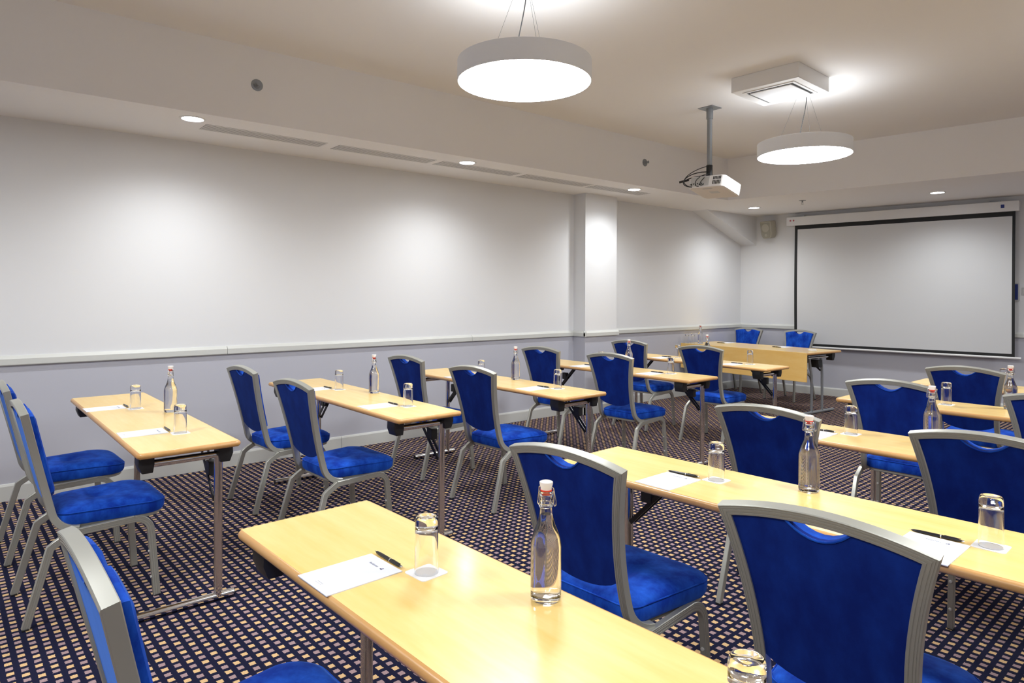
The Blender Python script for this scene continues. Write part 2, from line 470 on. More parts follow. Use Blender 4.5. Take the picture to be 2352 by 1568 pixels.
def make_chair():
    root = empty('banquet_chair')
    # --- back frame: two posts and an arched top rail
    qs = [Q0 - RB * 1.346 * k / 8 for k in range(8, 0, -1)] + [Q0 + (QT - Q0) * k / 12 for k in range(13)]
    pts, bn = [], []
    for q in qs: p, n = surf(-hw(q), q); pts.append(p); bn.append(n)
    for k in range(1, 16):
        x = -hw(QT) + 2 * hw(QT) * k / 16
        p, n = surf(x, arch(x)); pts.append(p); bn.append(n)
    for q in reversed(qs): p, n = surf(hw(q), q); pts.append(p); bn.append(n)
    MB().sweep(pts, bn, groove_sec(0.027, 0.030)).build('back_frame', M['frame'], root, smooth=True)
    # --- upholstered back: outline inside the frame with a hand-hold notch at the top
    ins = 0.0125
    out = []
    for k in range(0, 15):
        q = 0.010 + (QT - 0.018) * k / 14
        out.append((-(hw(q) - ins), q))
    hn, dn = 0.070, 0.038
    xs = [-hw(QT) + ins + (hw(QT) - ins - hn) * k / 6 for k in range(1, 6)]
    for x in xs: out.append((x, arch(x) - ins))
    for k in range(0, 13):
        a = math.pi * k / 12
        x = -hn * math.cos(a)
        out.append((x, arch(x) - ins - dn * (1 - (x / hn) ** 2) - 0.0005))
    for x in reversed([-x for x in xs]): out.append((-(-x), arch(x) - ins))
    out[-5:] = [( -x, arch(x) - ins) for x in reversed(xs)]
    for k in range(14, -1, -1):
        q = 0.010 + (QT - 0.018) * k / 14
        out.append((hw(q) - ins, q))
    for k in range(1, 12):
        x = (hw(0) - ins) * (1 - 2 * k / 12)
        out.append((x, 0.010 - 0.042 * (1 - (x / (hw(0) - ins)) ** 2) ** 0.8))
    def layer(off, s):
        cx, cq = 0, 0.17
        return [surf(cx + (x - cx) * s, cq + (q - cq) * s, off)[0] for x, q in out]
    n = len(out)
    m = MB()
    ls = [layer(-0.004, 1.0), layer(0.0085, 1.0)]
    m.add(ls[0] + ls[1], [tuple(range(n)), tuple(range(n, 2 * n))] + [(i, (i + 1) % n, n + (i + 1) % n, n + i) for i in range(n)])
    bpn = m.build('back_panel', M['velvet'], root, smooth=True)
    m = MB()
    ls = [layer(-0.005, 0.995), layer(-0.020, 1.0), layer(-0.031, 0.978), layer(-0.037, 0.90)]
    vs_ = [p for l in ls for p in l]
    fs = [tuple(range(n)), tuple(range(3 * n, 4 * n))]
    for j in range(3): fs += [(j * n + i, j * n + (i + 1) % n, (j + 1) * n + (i + 1) % n, (j + 1) * n + i) for i in range(n)]
    m.add(vs_, fs)
    m.build('back_cushion', M['velvet_lit'], root, smooth=True)
    nt_ = [surf(x, q, 0.0095)[0] for x, q in out if abs(x) <= hn + 1e-6 and q > 0.3]
    MB().tube(nt_, 0.0028, 6).build('piping', M['velvet_lit'], bpn, smooth=True)
    # --- side frames: rear leg, rail and front leg of bent flat tube
    sec = groove_sec(0.030, 0.022)
    for s in (-1, 1):
        def P(y, z, x): return Vector((s * x, y, z))
        rear = [P(0.0, 0.006, 0.216), P(0.086, 0.315, 0.205)]
        for k in range(1, 7):     # bend forward into the rail
            a = k / 6
            y = 0.086 + 0.074 * math.sin(a * math.pi / 2) ** 1.15 ; z = 0.315 + 0.047 * math.sin(a * math.pi / 2)
            rear.append(P(y, z, 0.205 - 0.003 * a))
        rail = [rear[-1], P(0.29, 0.366, 0.201), P(0.405, 0.371, 0.203)]
        front = [rail[-1]]
        for k in range(1, 7):
            a = k / 6 * math.pi / 2
            front.append(P(0.405 + 0.068 * math.sin(a), 0.371 - 0.068 * (1 - math.cos(a)), 0.204 + 0.003 * k / 6))
        front.append(P(0.495, 0.006, 0.216))
        bx = (-1.0 * s, 0, 0)
        # section: u across the tube in the side plane, v across the chair
        MB().sweep(rear, (s, 0, 0), sec).build('leg', M['frame'], root, smooth=True)
        MB().sweep(rail, (s, 0, 0), sec).build('seat_rail', M['frame'], root, smooth=True)
        lg = MB().sweep(front, (s, 0, 0), sec).build('leg', M['frame'], root, smooth=True)
        for zz in (0.09, 0.21):
            yl = 0.473 + 0.022 * (0.303 - zz) / 0.297 - 0.0152
            MB().lathe([(0.0001, 0.005), (0.005, 0.0045), (0.0068, 0)], 12, Matrix.Translation((s * (0.216 - 0.009 * zz / 0.303), yl, zz)) @ Matrix.Rotation(math.pi / 2, 4, 'X')).build('bumper', M['lightgrey'], lg, smooth=True)
        for (y, x) in ((0.0, 0.216), (0.495, 0.216)):
            MB().box(s * x - 0.0125, s * x + 0.0125, y - 0.0125, y + 0.0125, 0.0, 0.009).build('foot_cap', M['black'], root, bevel=0.002, seg=1)
    # --- seat
    def plan(inset):
        pts_ = []
        wr, wf, y0, y1 = 0.178 - inset, 0.214 - inset, 0.118 + inset, 0.545 - inset
        rr, rf = 0.055, 0.085
        for (cx, cy, r, a0) in ((wf - rf, y1 - rf, rf, 0), (-(wf - rf), y1 - rf, rf, 90), (-(wr - rr), y0 + rr, rr, 180), (wr - rr, y0 + rr, rr, 270)):
            for k in range(8):
                a = R(a0 + 90 * k / 7)
                pts_.append((cx + r * math.cos(a), cy + r * math.sin(a)))
        return pts_
    def seat_z(x, y, base):
        d = math.hypot(x / 1.3, y - 0.295)
        dim = -0.017 * math.exp(-(d / 0.042) ** 2)
        return base + dim - 0.010 * max(0, (y - 0.40) / 0.145) ** 2
    m = MB(); n = 32
    rings = [(0.006, 0.386, 0), (0.0, 0.398, 0), (-0.002, 0.425, 0), (0.002, 0.441, 0)]
    for i_, z in ((0.008, 0.450), (0.022, 0.458), (0.045, 0.463), (0.075, 0.4655), (0.11, 0.466), (0.14, 0.464), (0.165, 0.462)): rings.append((i_, z, 1))
    vs_ = []
    for i_, z, tp in rings:
        pl = plan(min(i_, 0.05))
        if i_ > 0.05:
            k = 1 - (i_ - 0.05) / 0.125
            pl = [(x * k, 0.30 + (y - 0.30) * k) for x, y in pl]
        vs_ += [(x, y, seat_z(x, y, z) if tp else z - 0.010 * max(0, (y - 0.40) / 0.145) ** 2 * (z > 0.43)) for x, y in pl]
    fs = [tuple(reversed(range(n))), tuple((len(rings) - 1) * n + i for i in range(n))]
    for j in range(len(rings) - 1): fs += [(j * n + i, j * n + (i + 1) % n, (j + 1) * n + (i + 1) % n, (j + 1) * n + i) for i in range(n)]
    m.add(vs_, fs)
    st = m.build('seat_cushion', M['velvet_lit'], root, smooth=True)
    pl = plan(-0.0005)
    MB().tube([(x, y, 0.4405 - 0.010 * max(0, (y - 0.40) / 0.145) ** 2) for x, y in pl], 0.0025, 6, closed=True).build('piping', M['velvet_lit'], st, smooth=True)
    MB().prism(plan(0.012), 0.368, 0.387).build('seat_pan', M['frame'], root, bevel=0.003, seg=1)
    return root

# ---------------------------------------------------------------- training table (origin: floor under the top's centre; sitters on the -y side)
TW, TL, TZ = 0.422, 1.91, 0.74
def table_top(root, L, W, top='maple'):
    e, th = 0.012, 0.026
    MB().box(-L / 2 + e, L / 2 - e, -W / 2 + e, W / 2 - e, TZ - th, TZ).build('table_top', M[top], root)
    r = 0.016
    pth = []
    for (cx, cy, a0) in ((L / 2 - e - r, W / 2 - e - r, 0), (-(L / 2 - e - r), W / 2 - e - r, 90), (-(L / 2 - e - r), -(W / 2 - e - r), 180), (L / 2 - e - r, -(W / 2 - e - r), 270)):
        for k in range(5):
            a = R(a0 + 22.5 * k); pth.append((cx + r * math.cos(a), cy + r * math.sin(a), TZ - th / 2))
    sec = [(0.010, th / 2 - 0.0003), (0.010, -th / 2)] + [(-e * math.cos(a), th / 2 * math.sin(a) - 0.0003 * (a > 1)) for a in [R(-90 + 22.5 * k) for k in range(9)]]
    MB().sweep(pth, (0, 0, 1), sec, closed=True).build('edge_band', M['edge'], root, smooth=True)
def make_table():
    root = empty('training_table')
    L, W = TL, TW
    table_top(root, L, W)
    zu = TZ - 0.026
    for s in (-1, 1):
        x = s * (L / 2 - 0.115); ly = 0.142
        MB().tube([(x, ly, 0.02), (x, ly, 0.665)], 0.0185, 18).build('leg', M['chrome'], root, smooth=True)
        f = MB().tube([(x, -0.195, 0.02), (x, 0.21, 0.02)], 0.0175, 16).build('foot_bar', M['chrome'], root, smooth=True)
        for yy in (-0.197, 0.208): MB().lathe([(0.0001, -0.003), (0.0165, -0.003), (0.0165, 0.003), (0.0001, 0.003)], 14, Matrix.Translation((x, yy + 0.002, 0.019)) @ Matrix.Rotation(math.pi / 2, 4, 'X')).build('end_cap', M['black'], f, smooth=True)
        MB().tube([(x, -0.165, 0.668), (x, 0.165, 0.668)], 0.0165, 16).build('cross_bar', M['chrome'], root, smooth=True)
        # black corner brackets and the channel between them
        for yy, sg in ((-0.155, -1), (0.160, 1)):
            pl = [(sg * 0.0, zu), (sg * 0.034, zu), (sg * 0.036, zu - 0.04), (sg * 0.022, zu - 0.077), (-sg * 0.020, zu - 0.077), (-sg * 0.026, zu - 0.04), (-sg * 0.026, zu)]
            MB().prism(pl, -0.04, 0.04, Matrix.Translation((x, yy, 0)) @ Matrix(((0, 0, 1, 0), (1, 0, 0, 0), (0, 1, 0, 0), (0, 0, 0, 1)))).build('bracket', M['black'], root, bevel=0.004, seg=2)
        MB().box(x - 0.03, x + 0.03, -0.14, 0.14, zu - 0.014, zu).build('channel', M['black'], root)
        for dy in (-0.014, 0.014):
            a = Vector((x - s * 0.26, ly + dy, zu - 0.012)); b = Vector((x - s * 0.018, ly + dy, 0.455))
            MB().sweep([a, b], (0, 1, 0), [(-0.009, -0.003), (0.009, -0.003), (0.009, 0.003), (-0.009, 0.003)]).build('brace', M['blacksteel'], root)
        mid = Vector((x - s * 0.10, ly, 0.54))
        MB().box(mid.x - 0.028, mid.x + 0.028, ly - 0.02, ly + 0.02, 0.555, 0.62).build('brace_lock', M['black'], root, bevel=0.004, seg=1)
        MB().box(x - s * 0.26 - 0.03, x - s * 0.26 + 0.03, ly - 0.03, ly + 0.03, zu - 0.02, zu).build('brace_plate', M['black'], root)
    return root

# ---------------------------------------------------------------- table settings
def arc2(cx, cz, r, a0, a1, n):
    return [(cx + r * math.cos(R(a0 + (a1 - a0) * k / n)), cz + r * math.sin(R(a0 + (a1 - a0) * k / n))) for k in range(n + 1)]
def make_bottle():
    root = empty('swing_top_bottle')
    outer = [(0.0001, 0.003), (0.020, 0.002), (0.027, 0.0), (0.0315, 0.002), (0.0335, 0.008), (0.0336, 0.03), (0.0336, 0.118)]
    for k in range(1, 9):
        t = k / 8; outer.append((0.0336 + (0.0142 - 0.0336) * (t * t * (3 - 2 * t)), 0.118 + 0.072 * t))
    outer += [(0.0134, 0.200), (0.0138, 0.206), (0.0158, 0.210), (0.0158, 0.214), (0.0138, 0.218), (0.0136, 0.226), (0.0152, 0.229), (0.0152, 0.233), (0.0135, 0.235)]
    inner = [(0.0105, 0.235), (0.0102, 0.226), (0.0103, 0.200), (0.0112, 0.190)]
    for k in range(7, -1, -1):
        t = k / 8; inner.append((0.0308 + (0.0112 - 0.0308) * (t * t * (3 - 2 * t)), 0.118 + 0.072 * t))
    inner += [(0.0308, 0.03), (0.0305, 0.016), (0.026, 0.0115), (0.0001, 0.014)]
    MB().lathe(outer + inner, 40, loop=True).build('bottle_glass', M['glass'], root, smooth=True)
    wt = [(0.0001, 0.0138), (0.026, 0.0112), (0.0307, 0.0158), (0.0310, 0.03), (0.0310, 0.118)]
    for k in range(1, 8):
        t = k / 8; wt.append((0.0310 + (0.0114 - 0.0310) * (t * t * (3 - 2 * t)), 0.118 + 0.072 * t))
    wt += [(0.0117, 0.186), (0.0001, 0.186)]
    MB().lathe(wt, 40).build('water', M['water'], root, smooth=True)
    sp = MB().lathe([(0.0001, 0.238), (0.0118, 0.238), (0.0128, 0.244), (0.0148, 0.252), (0.0146, 0.2555), (0.012, 0.257), (0.0001, 0.2575)], 28).build('stopper', M['ceramic'], root, smooth=True)
    MB().lathe([(0.0001, 0.2275), (0.0092, 0.2285), (0.0098, 0.236), (0.0128, 0.2362), (0.0128, 0.2392), (0.0001, 0.2395)], 28).build('seal', M['rubber'], sp, smooth=True)
    m = MB()
    m.tube([(0.0148 * math.cos(a), 0.0148 * math.sin(a), 0.204 + 0.003 * math.sin(a)) for a in [2 * math.pi * k / 20 for k in range(20)]], 0.0011, 6, closed=True)
    m.tube([(0.0148 * math.cos(a), 0.0148 * math.sin(a), 0.2085 - 0.002 * math.sin(a)) for a in [2 * math.pi * k / 20 for k in range(20)]], 0.0011, 6, closed=True)
    for s in (-1, 1):
        m.tube([(s * 0.0125, 0, 0.2455), (s * 0.0165, 0.001, 0.243), (s * 0.0185, 0.003, 0.230), (s * 0.0215, 0.004, 0.214), (s * 0.0215, 0.004, 0.206), (s * 0.0185, 0.003, 0.203), (s * 0.0165, 0.002, 0.209), (s * 0.0172, 0.002, 0.226), (s * 0.0168, 0.001, 0.240)], 0.0011, 6)
    m.build('wire_bail', M['wire'], root, smooth=True)
    return root
def make_glass():
    # highball tumbler standing mouth down, thick base uppermost
    H = 0.134
    # close rings beside each bend keep the shading normals of the long walls straight
    wo = lambda z: 0.0290 - 0.0018 * z / 0.124
    wi = lambda z: 0.0273 - 0.0022 * z / 0.095
    outer = [(0.0287, 0.0), (0.0290, 0.0006), (wo(0.0016), 0.0016), (wo(0.004), 0.004), (wo(0.03), 0.03), (wo(0.07), 0.07), (wo(0.10), 0.10), (wo(0.118), 0.118), (wo(0.122), 0.122), (0.0268, H - 0.008), (0.0256, H - 0.003), (0.0235, H - 0.0005), (0.018, H), (0.012, H - 0.0016), (0.0001, H - 0.002)]
    inner = [(0.0001, H - 0.026), (0.016, H - 0.0265), (0.0205, H - 0.0275), (0.0235, H - 0.031), (0.0247, H - 0.036), (wi(0.095), 0.095), (wi(0.091), 0.091), (wi(0.06), 0.06), (wi(0.03), 0.03), (wi(0.004), 0.004), (wi(0.0016), 0.0016), (0.0274, 0.0006), (0.0277, 0.0)]
    return MB().lathe(outer + inner, 56, loop=True).build('tumbler', M['glass'], None, smooth=True)
def make_coaster():
    h, r, pl = 0.0385, 0.009, []
    for (cx, cy, a0) in ((h - r, h - r, 0), (-h + r, h - r, 90), (-h + r, -h + r, 180), (h - r, -h + r, 270)):
        for k in range(6):
            a = R(a0 + 18 * k); pl.append((cx + r * math.cos(a), cy + r * math.sin(a)))
    return MB().prism(pl, 0, 0.0016).build('coaster', M['card'])
def text_mesh(s, size, shear, loc, name, mt, parent):
    cu = bpy.data.curves.new(name, 'FONT'); cu.body = s; cu.size = size; cu.shear = shear
    cu.align_x = 'CENTER'; cu.resolution_u = 2
    t = bpy.data.objects.new(name + '_tmp', cu); C.objects.link(t)
    bpy.context.view_layer.update()
    me = bpy.data.meshes.new_from_object(t)
    bpy.data.objects.remove(t)
    me.materials.clear(); me.materials.append(mt)
    o = bpy.data.objects.new(name, me); C.objects.link(o); o.location = loc; o.parent = parent
    return o
PW, PH, PT = 0.144, 0.196, 0.0022
def make_pad():
    root = empty('notepad')
    MB().box(-PW / 2, PW / 2, -PH / 2, PH / 2, 0, PT).build('paper_block', M['paper'], root)
    z = PT + 0.0003
    text_mesh('Radisson', 0.0108, 0.38, (-0.008, PH / 2 - 0.034, z), 'printed_name', M['ink'], root)
    m = MB()
    for (x, y) in ((0.0235, 0.0), (0.0282, 0.004), (0.0282, -0.0007)):
        m.box(x, x + 0.0042, PH / 2 - 0.034 + y, PH / 2 - 0.034 + y + 0.0042, z - 0.0002, z)
    m.build('printed_mark', M['ink'], root)
    m = MB()
    x = -0.013
    for wd in (0.0035, 0.004, 0.003, 0.0045, 0.0035):
        m.box(x, x + wd, -PH / 2 + 0.021, -PH / 2 + 0.0235, z - 0.0002, z); x += wd + 0.0015
    m.box(-0.016, 0.014, -PH / 2 + 0.0165, -PH / 2 + 0.0174, z - 0.0002, z)
    m.build('printed_footer', M['inkgrey'], root)
    return root
def make_pen():
    root = empty('ballpoint_pen')
    Mx = Matrix.Translation((0, 0, 0.0049)) @ Matrix.Rotation(math.pi / 2, 4, 'Y')
    MB().lathe([(0.0014, -0.060), (0.0036, -0.054), (0.0046, -0.035), (0.0049, 0.0), (0.0049, 0.010), (0.0045, 0.045), (0.0030, 0.061), (0.0001, 0.061)], 16, Mx, cap0=True).build('barrel', M['pen'], root, smooth=True)
    MB().lathe([(0.0001, -0.067), (0.0006, -0.067), (0.0015, -0.0595), (0.0001, -0.0595)], 12, Mx).build('tip', M['chrome'], root, smooth=True)
    MB().lathe([(0.0048, 0.0105), (0.0051, 0.011), (0.0051, 0.0128), (0.0048, 0.0133)], 16, Mx).build('ring', M['chrome'], root, smooth=True)
    MB().lathe([(0.0031, 0.0605), (0.0034, 0.062), (0.0028, 0.066), (0.0001, 0.0665)], 14, Mx).build('push_button', M['chrome'], root, smooth=True)
    MB().box(0.020, 0.058, -0.0014, 0.0014, 0.0096, 0.0106).build('clip', M['pen'], root)
    return root

chairP, tableP, bottleP, glassP, coastP, padP, penP = (Proto(f()) for f in (make_chair, make_table, make_bottle, make_glass, make_coaster, make_pad, make_pen))
ORD = {1: 'fifth', 2: 'fourth', 3: 'third', 4: 'second', 5: 'first'}   # rows counted from the screen
tables = {   # near corner on the aisle (x, y), rotation, side
    'T1': (-3.067, 0.537, 1.2), 'T2': (-3.064, 1.75, 0.6), 'T3': (-3.056, 2.955, 1.2), 'T4': (-3.077, 4.315, 1.2), 'T5': (-3.120, 5.53, 0.0),
    'R1': (-1.930, 0.582, 2.5), 'R2': (-1.925, 1.790, 3.3), 'R3': (-1.950, 2.985, 2.6), 'R4': (-1.980, 4.345, 2.2), 'R5': (-1.985, 5.555, 2.0)}
items = {    # along the table from the aisle corner: glass, glass, bottle offsets (x, y)
    'T1': ((-1.225, 0.235), (-0.345, 0.250), (-0.988, 0.360)), 'T2': ((-1.225, 0.250), (-0.335, 0.260), (-0.932, 0.360)),
    'T3': ((-1.180, 0.245), (-0.325, 0.262), (-0.895, 0.362)), 'T4': ((-1.125, 0.245), (-0.360, 0.262), (-0.890, 0.360)),
    'T5': ((-1.150, 0.252), (-0.320, 0.260), (-0.860, 0.358)),
    'R1': ((0.598, 0.235), (1.415, 0.236), (0.882, 0.355)), 'R2': ((0.582, 0.250), (1.400, 0.225), (0.858, 0.368)),
    'R3': ((0.550, 0.255), None, (0.868, 0.345)), 'R4': ((0.560, 0.250), None, (0.862, 0.345)), 'R5': ((0.560, 0.255), None, None)}
col_txt = {'T': 'beside the long wall', 'R': 'across the aisle'}
def jit(a): return random.uniform(-a, a)
for key, (x, y, rot) in tables.items():
    s, row = key[0], ORD[int(key[1])]
    a = R(rot); ca, sa = math.cos(a), math.sin(a)
    def W_(u, v): return (x + u * ca - v * sa, y + u * sa + v * ca)
    cx, cy = W_(-TL / 2 if s == 'T' else TL / 2, TW / 2)
    where = f'{row} table from the screen {col_txt[s]}'
    tableP.put((cx, cy, 0), a, f'narrow maple table with chrome legs, {row} from the screen {col_txt[s]}', 'table', 'training tables in rows')
    for i, uv in enumerate(items[key][:2]):
        if uv is None: continue      # outside the picture
        u, v = uv
        near = ('nearer the long wall' if (s == 'T') == (i == 0) else 'nearer the aisle') if s == 'T' else ('nearer the aisle' if i == 0 else 'farther from the aisle')
        gx, gy = W_(u + jit(0.003), v + jit(0.003))
        wh = f'{row} table from screen {col_txt[s]}, {near}'
        coastP.put((gx, gy, TZ), a + R(jit(3)), f'white coaster on {wh}', 'coaster', 'coasters under the tumblers')
        glassP.put((gx, gy, TZ + 0.0016), jit(3), f'upturned tumbler on {wh}', 'glass', 'upturned tumblers on the tables')
        px, py = W_(u - 0.113, v - 0.137)
        padP.put((px, py, TZ), a + R(jit(1.5)), f'white notepad on {wh}', 'notepad', 'notepads on the tables')
        px, py = W_(u - 0.122, v - 0.029)
        penP.put((px, py, TZ), a + R(2 + jit(4)), f'black pen on {wh}', 'pen', 'pens beside the notepads')
    if items[key][2]:
        u, v = items[key][2]
        bx, by = W_(u, v)
        bottleP.put((bx, by, TZ), a + R(20 + jit(15)), f'swing-top water bottle on the {where}', 'bottle', 'water bottles on the tables')
chairs = {   # middle of the back's top edge (x, y), rotation
    'T1a': (-4.47, 0.135, 3), 'T1b': (-3.615, 0.165, 2.5), 'T2a': (-4.470, 1.380, 3.6), 'T2b': (-3.59, 1.380, 3.3), 'T3a': (-4.470, 2.61, 3.9), 'T3b': (-3.545, 2.57, 4),
    'T4a': (-4.480, 4.02, 5), 'T4b': (-3.65, 4.03, 4.8), 'T5a': (-4.57, 5.35, 2), 'T5b': (-3.66, 5.30, 5),
    'R1a': (-1.47, 0.164, 2.2), 'R2a': (-1.483, 1.425, 4.2), 'R2b': (-0.69, 1.434, 4.9), 'R3a': (-1.500, 2.640, 3.5), 'R3b': (-0.725, 2.712, 3.5),
    'R4a': (-1.525, 4.01, 3.5), 'R4b': (-0.775, 4.08, 3), 'R5a': (-1.50, 5.18, 0)}
for key, (x, y, rot) in chairs.items():
    s, row = key[0], ORD[int(key[1])]
    if s == 'T': near = 'nearer the long wall' if key[2] == 'a' else 'nearer the aisle'
    else: near = 'nearer the aisle' if key[2] == 'a' else 'farther from the aisle'
    chairP.put((x, y + 0.012, 0), R(rot), f'blue velvet chair {near} at {row} table from screen {col_txt[s]}', 'chair', 'blue banquet chairs at the tables')

# ---------------------------------------------------------------- head table with modesty panel
HL, HW = 1.86, 0.73
def make_head():
    root = empty('head_table')
    table_top(root, HL, HW)
    zu = TZ - 0.026
    MB().box(-HL / 2, HL / 2 - 0.005, -HW / 2 - 0.020, -HW / 2 - 0.001, 0.405, TZ + 0.002).build('modesty_panel', M['panelwood'], root, bevel=0.002, seg=1)
    for s in (-1, 1):
        x = s * (HL / 2 - 0.10)
        for y0, y1 in ((-0.12, -0.17), (0.10, 0.07)):
            MB().tube([(x, y0, 0.03), (x, y0, 0.45), (x, y1 + 0.02, 0.56), (x, y1, 0.66)], 0.015, 14).build('leg', M['grey'], root, smooth=True)
        MB().tube([(x, -0.34, 0.02), (x, 0.34, 0.02)], 0.018, 14).build('foot_bar', M['grey'], root, smooth=True)
        MB().tube([(x, -0.33, 0.665), (x, 0.27, 0.665)], 0.015, 14).build('cross_bar', M['chrome'], root, smooth=True)
        for yy, sg in ((-0.27, -1), (0.27, 1)):
            pl = [(0, zu), (sg * 0.045, zu), (sg * 0.045, zu - 0.045), (sg * 0.02, zu - 0.095), (-sg * 0.02, zu - 0.095), (-sg * 0.025, zu)]
            MB().prism(pl, -0.04, 0.04, Matrix.Translation((x, yy, 0)) @ Matrix(((0, 0, 1, 0), (1, 0, 0, 0), (0, 1, 0, 0), (0, 0, 0, 1)))).build('bracket', M['black'], root, bevel=0.004, seg=1)
        MB().box(x - 0.03, x + 0.03, -0.25, 0.25, zu - 0.02, zu).build('channel', M['black'], root)
        MB().sweep([(x - s * 0.2, -0.02, zu), (x - s * 0.015, 0.095, 0.50)], (0, 1, 0), [(-0.01, -0.003), (0.01, -0.003), (0.01, 0.003), (-0.01, 0.003)]).build('brace', M['blacksteel'], root)
        MB().box(x - 0.05, x + 0.05, -0.06, 0.02, 0.55, 0.64).build('brace_lock', M['black'], root, bevel=0.004, seg=1)
    return root
HA = R(-5)
hfx, hfy = -3.693, 7.440    # front corner at the aisle end
hx = Vector((math.cos(HA), math.sin(HA))); hy = Vector((-math.sin(HA), math.cos(HA)))
hc = Vector((hfx, hfy)) - hx * HL / 2 + hy * HW / 2
ht = make_head(); ht.location = (hc.x, hc.y, 0); ht.rotation_euler = (0, 0, HA)
tag(ht, 'long maple head table with a wooden modesty panel facing the rows', 'table')
def HP(u, v): p = hc + hx * u + hy * v; return (p.x, p.y, TZ)
for i, (u, nm) in enumerate(((-0.62, 'by the corner of the room'), (0.24, 'in front of the screen'))):
    padP.put(HP(u, 0.22), HA + math.pi, f'white notepad on the head table {nm}', 'notepad', 'notepads on the tables')
    penP.put(HP(u - 0.02, 0.10), HA + math.pi + R(3), f'black pen on the head table {nm}', 'pen', 'pens beside the notepads')
glassP.put(HP(-0.893, -0.30), 0, 'upturned tumbler on the head table, nearest the wall', 'glass', 'upturned tumblers on the tables')
glassP.put(HP(-0.817, -0.27), 0, 'upturned tumbler on the head table, beside its bottle', 'glass', 'upturned tumblers on the tables')
bottleP.put(HP(-0.705, -0.25), 0.3, 'swing-top water bottle on the head table', 'bottle', 'water bottles on the tables')
m = MB()
cp = []
for k in range(70):
    a = 2 * math.pi * k / 20
    cp.append((0.045 * math.cos(a) * (1 + 0.1 * math.sin(k)), 0.030 * math.sin(a), 0.006 + 0.0055 * (k // 20) + 0.0015 * math.sin(k * 0.7)))
m.tube(cp, 0.0042, 8)
cb = m.build('coiled_cable', M['white'], None, smooth=True)
cb.location = HP(0.80, -0.06); tag(cb, 'small white coiled cable lying on the head table', 'cable')
for (x, y, rot, nm) in ((-5.27, 8.83, 176, 'in the corner of the room'), (-4.50, 8.84, 176, 'in front of the screen')):
    chairP.put((x, y, 0), R(rot), f'blue velvet chair behind the head table {nm}', 'chair', 'blue banquet chairs at the tables')

# ---------------------------------------------------------------- lamps
def drum_lamp(x, y, label):
    zb, rr, th = 2.55, 0.362, 0.108
    root = empty('pendant_lamp', (x, y, ZC))
    b = zb - ZC
    MB().lathe([(rr - 0.004, b - 0.001), (rr, b), (rr, b + th), (rr - 0.004, b + th + 0.002), (0.0001, b + th + 0.002)], 72).build('drum', M['drum'], root, smooth=True)
    MB().lathe([(rr - 0.004, b - 0.0008), (0.0001, b - 0.0008)], 72).build('diffuser', M['glow'], root)
    MB().lathe([(0.31, b + th + 0.004), (0.0001, b + th + 0.004)], 48).build('upper_diffuser', M['glow_up'], root)
    MB().lathe([(0.0001, -0.022), (0.05, -0.022), (0.055, -0.018), (0.055, 0)], 28).build('ceiling_rose', M['white'], root, smooth=True)
    for k in range(3):
        a = R(100 + 120 * k)
        MB().tube([(0.035 * math.cos(a), 0.035 * math.sin(a), -0.02), (0.20 * math.cos(a), 0.20 * math.sin(a), b + th)], 0.0008, 6).build('suspension_wire', M['slate'], root, smooth=True)
    cv = [(0.02, 0.0, -0.02), (0.03, -0.01, -0.12), (0.02, -0.03, -0.25), (-0.02, -0.05, -0.36), (-0.01, -0.05, b + th)]
    MB().tube(bez(cv), 0.0032, 8).build('power_cord', M['slate'], root, smooth=True)
    return tag(root, label, 'lamp', 'round pendant lamps')
drum_lamp(-2.725, 2.325, 'large round white pendant lamp hanging in the open middle of the ceiling')
drum_lamp(-2.671, 5.300, 'large round white pendant lamp hanging beside the ceiling air unit')
for (x, y, nm) in ((-2.75, -0.65, 'at the rear of the room'), (-0.10, 2.35, 'over the tables across the aisle'), (-0.10, 5.35, 'over the far side of the room'), (-0.10, -0.65, 'over the rear corner')):  # unseen pendants, added to light the rest of the room
    drum_lamp(x, y, 'large round white pendant lamp added out of view ' + nm)

def downlight(x, y, label):
    root = empty('downlight', (x, y, ZS))
    MB().lathe([(0.066, -0.001), (0.069, -0.005), (0.082, -0.004), (0.084, 0), (0.066, 0)], 36).build('trim_ring', M['white'], root, smooth=True)
    MB().lathe([(0.066, -0.002), (0.0001, -0.002)], 36).build('lens', M['glow_small'], root)
    l = bpy.data.lights.new('downlight_beam', 'SPOT'); l.energy = DOWNLIGHT_W; l.spot_size = R(150); l.spot_blend = 1.0
    l.shadow_soft_size = 0.06; l.color = (0.96, 0.985, 1.0)
    lo = bpy.data.objects.new('downlight_beam', l); C.objects.link(lo); lo.parent = root; lo.location = (0, 0, -0.012)
    return tag(root, label, 'downlight', 'recessed downlights in the bulkhead')
DL = ((-4.855, -1.12, 'added out of view at the rear end of the long bulkhead'), (-4.855, 1.179, 'beside the end of the row of air vents'), (-4.86, 3.473, 'beside the middle air vent'), (-4.875, 5.79, 'beside the last air vent near the pilaster'),  # first and last of these are unseen, added to help the light
      (-4.843, 8.239, 'by the sloping bulkhead in the corner'), (-2.759, 8.592, 'in front of the projection screen'), (-0.68, 8.93, 'added out of view beyond the projection screen'))
for x, y, nm in DL: downlight(x, y, 'round recessed downlight ' + nm)

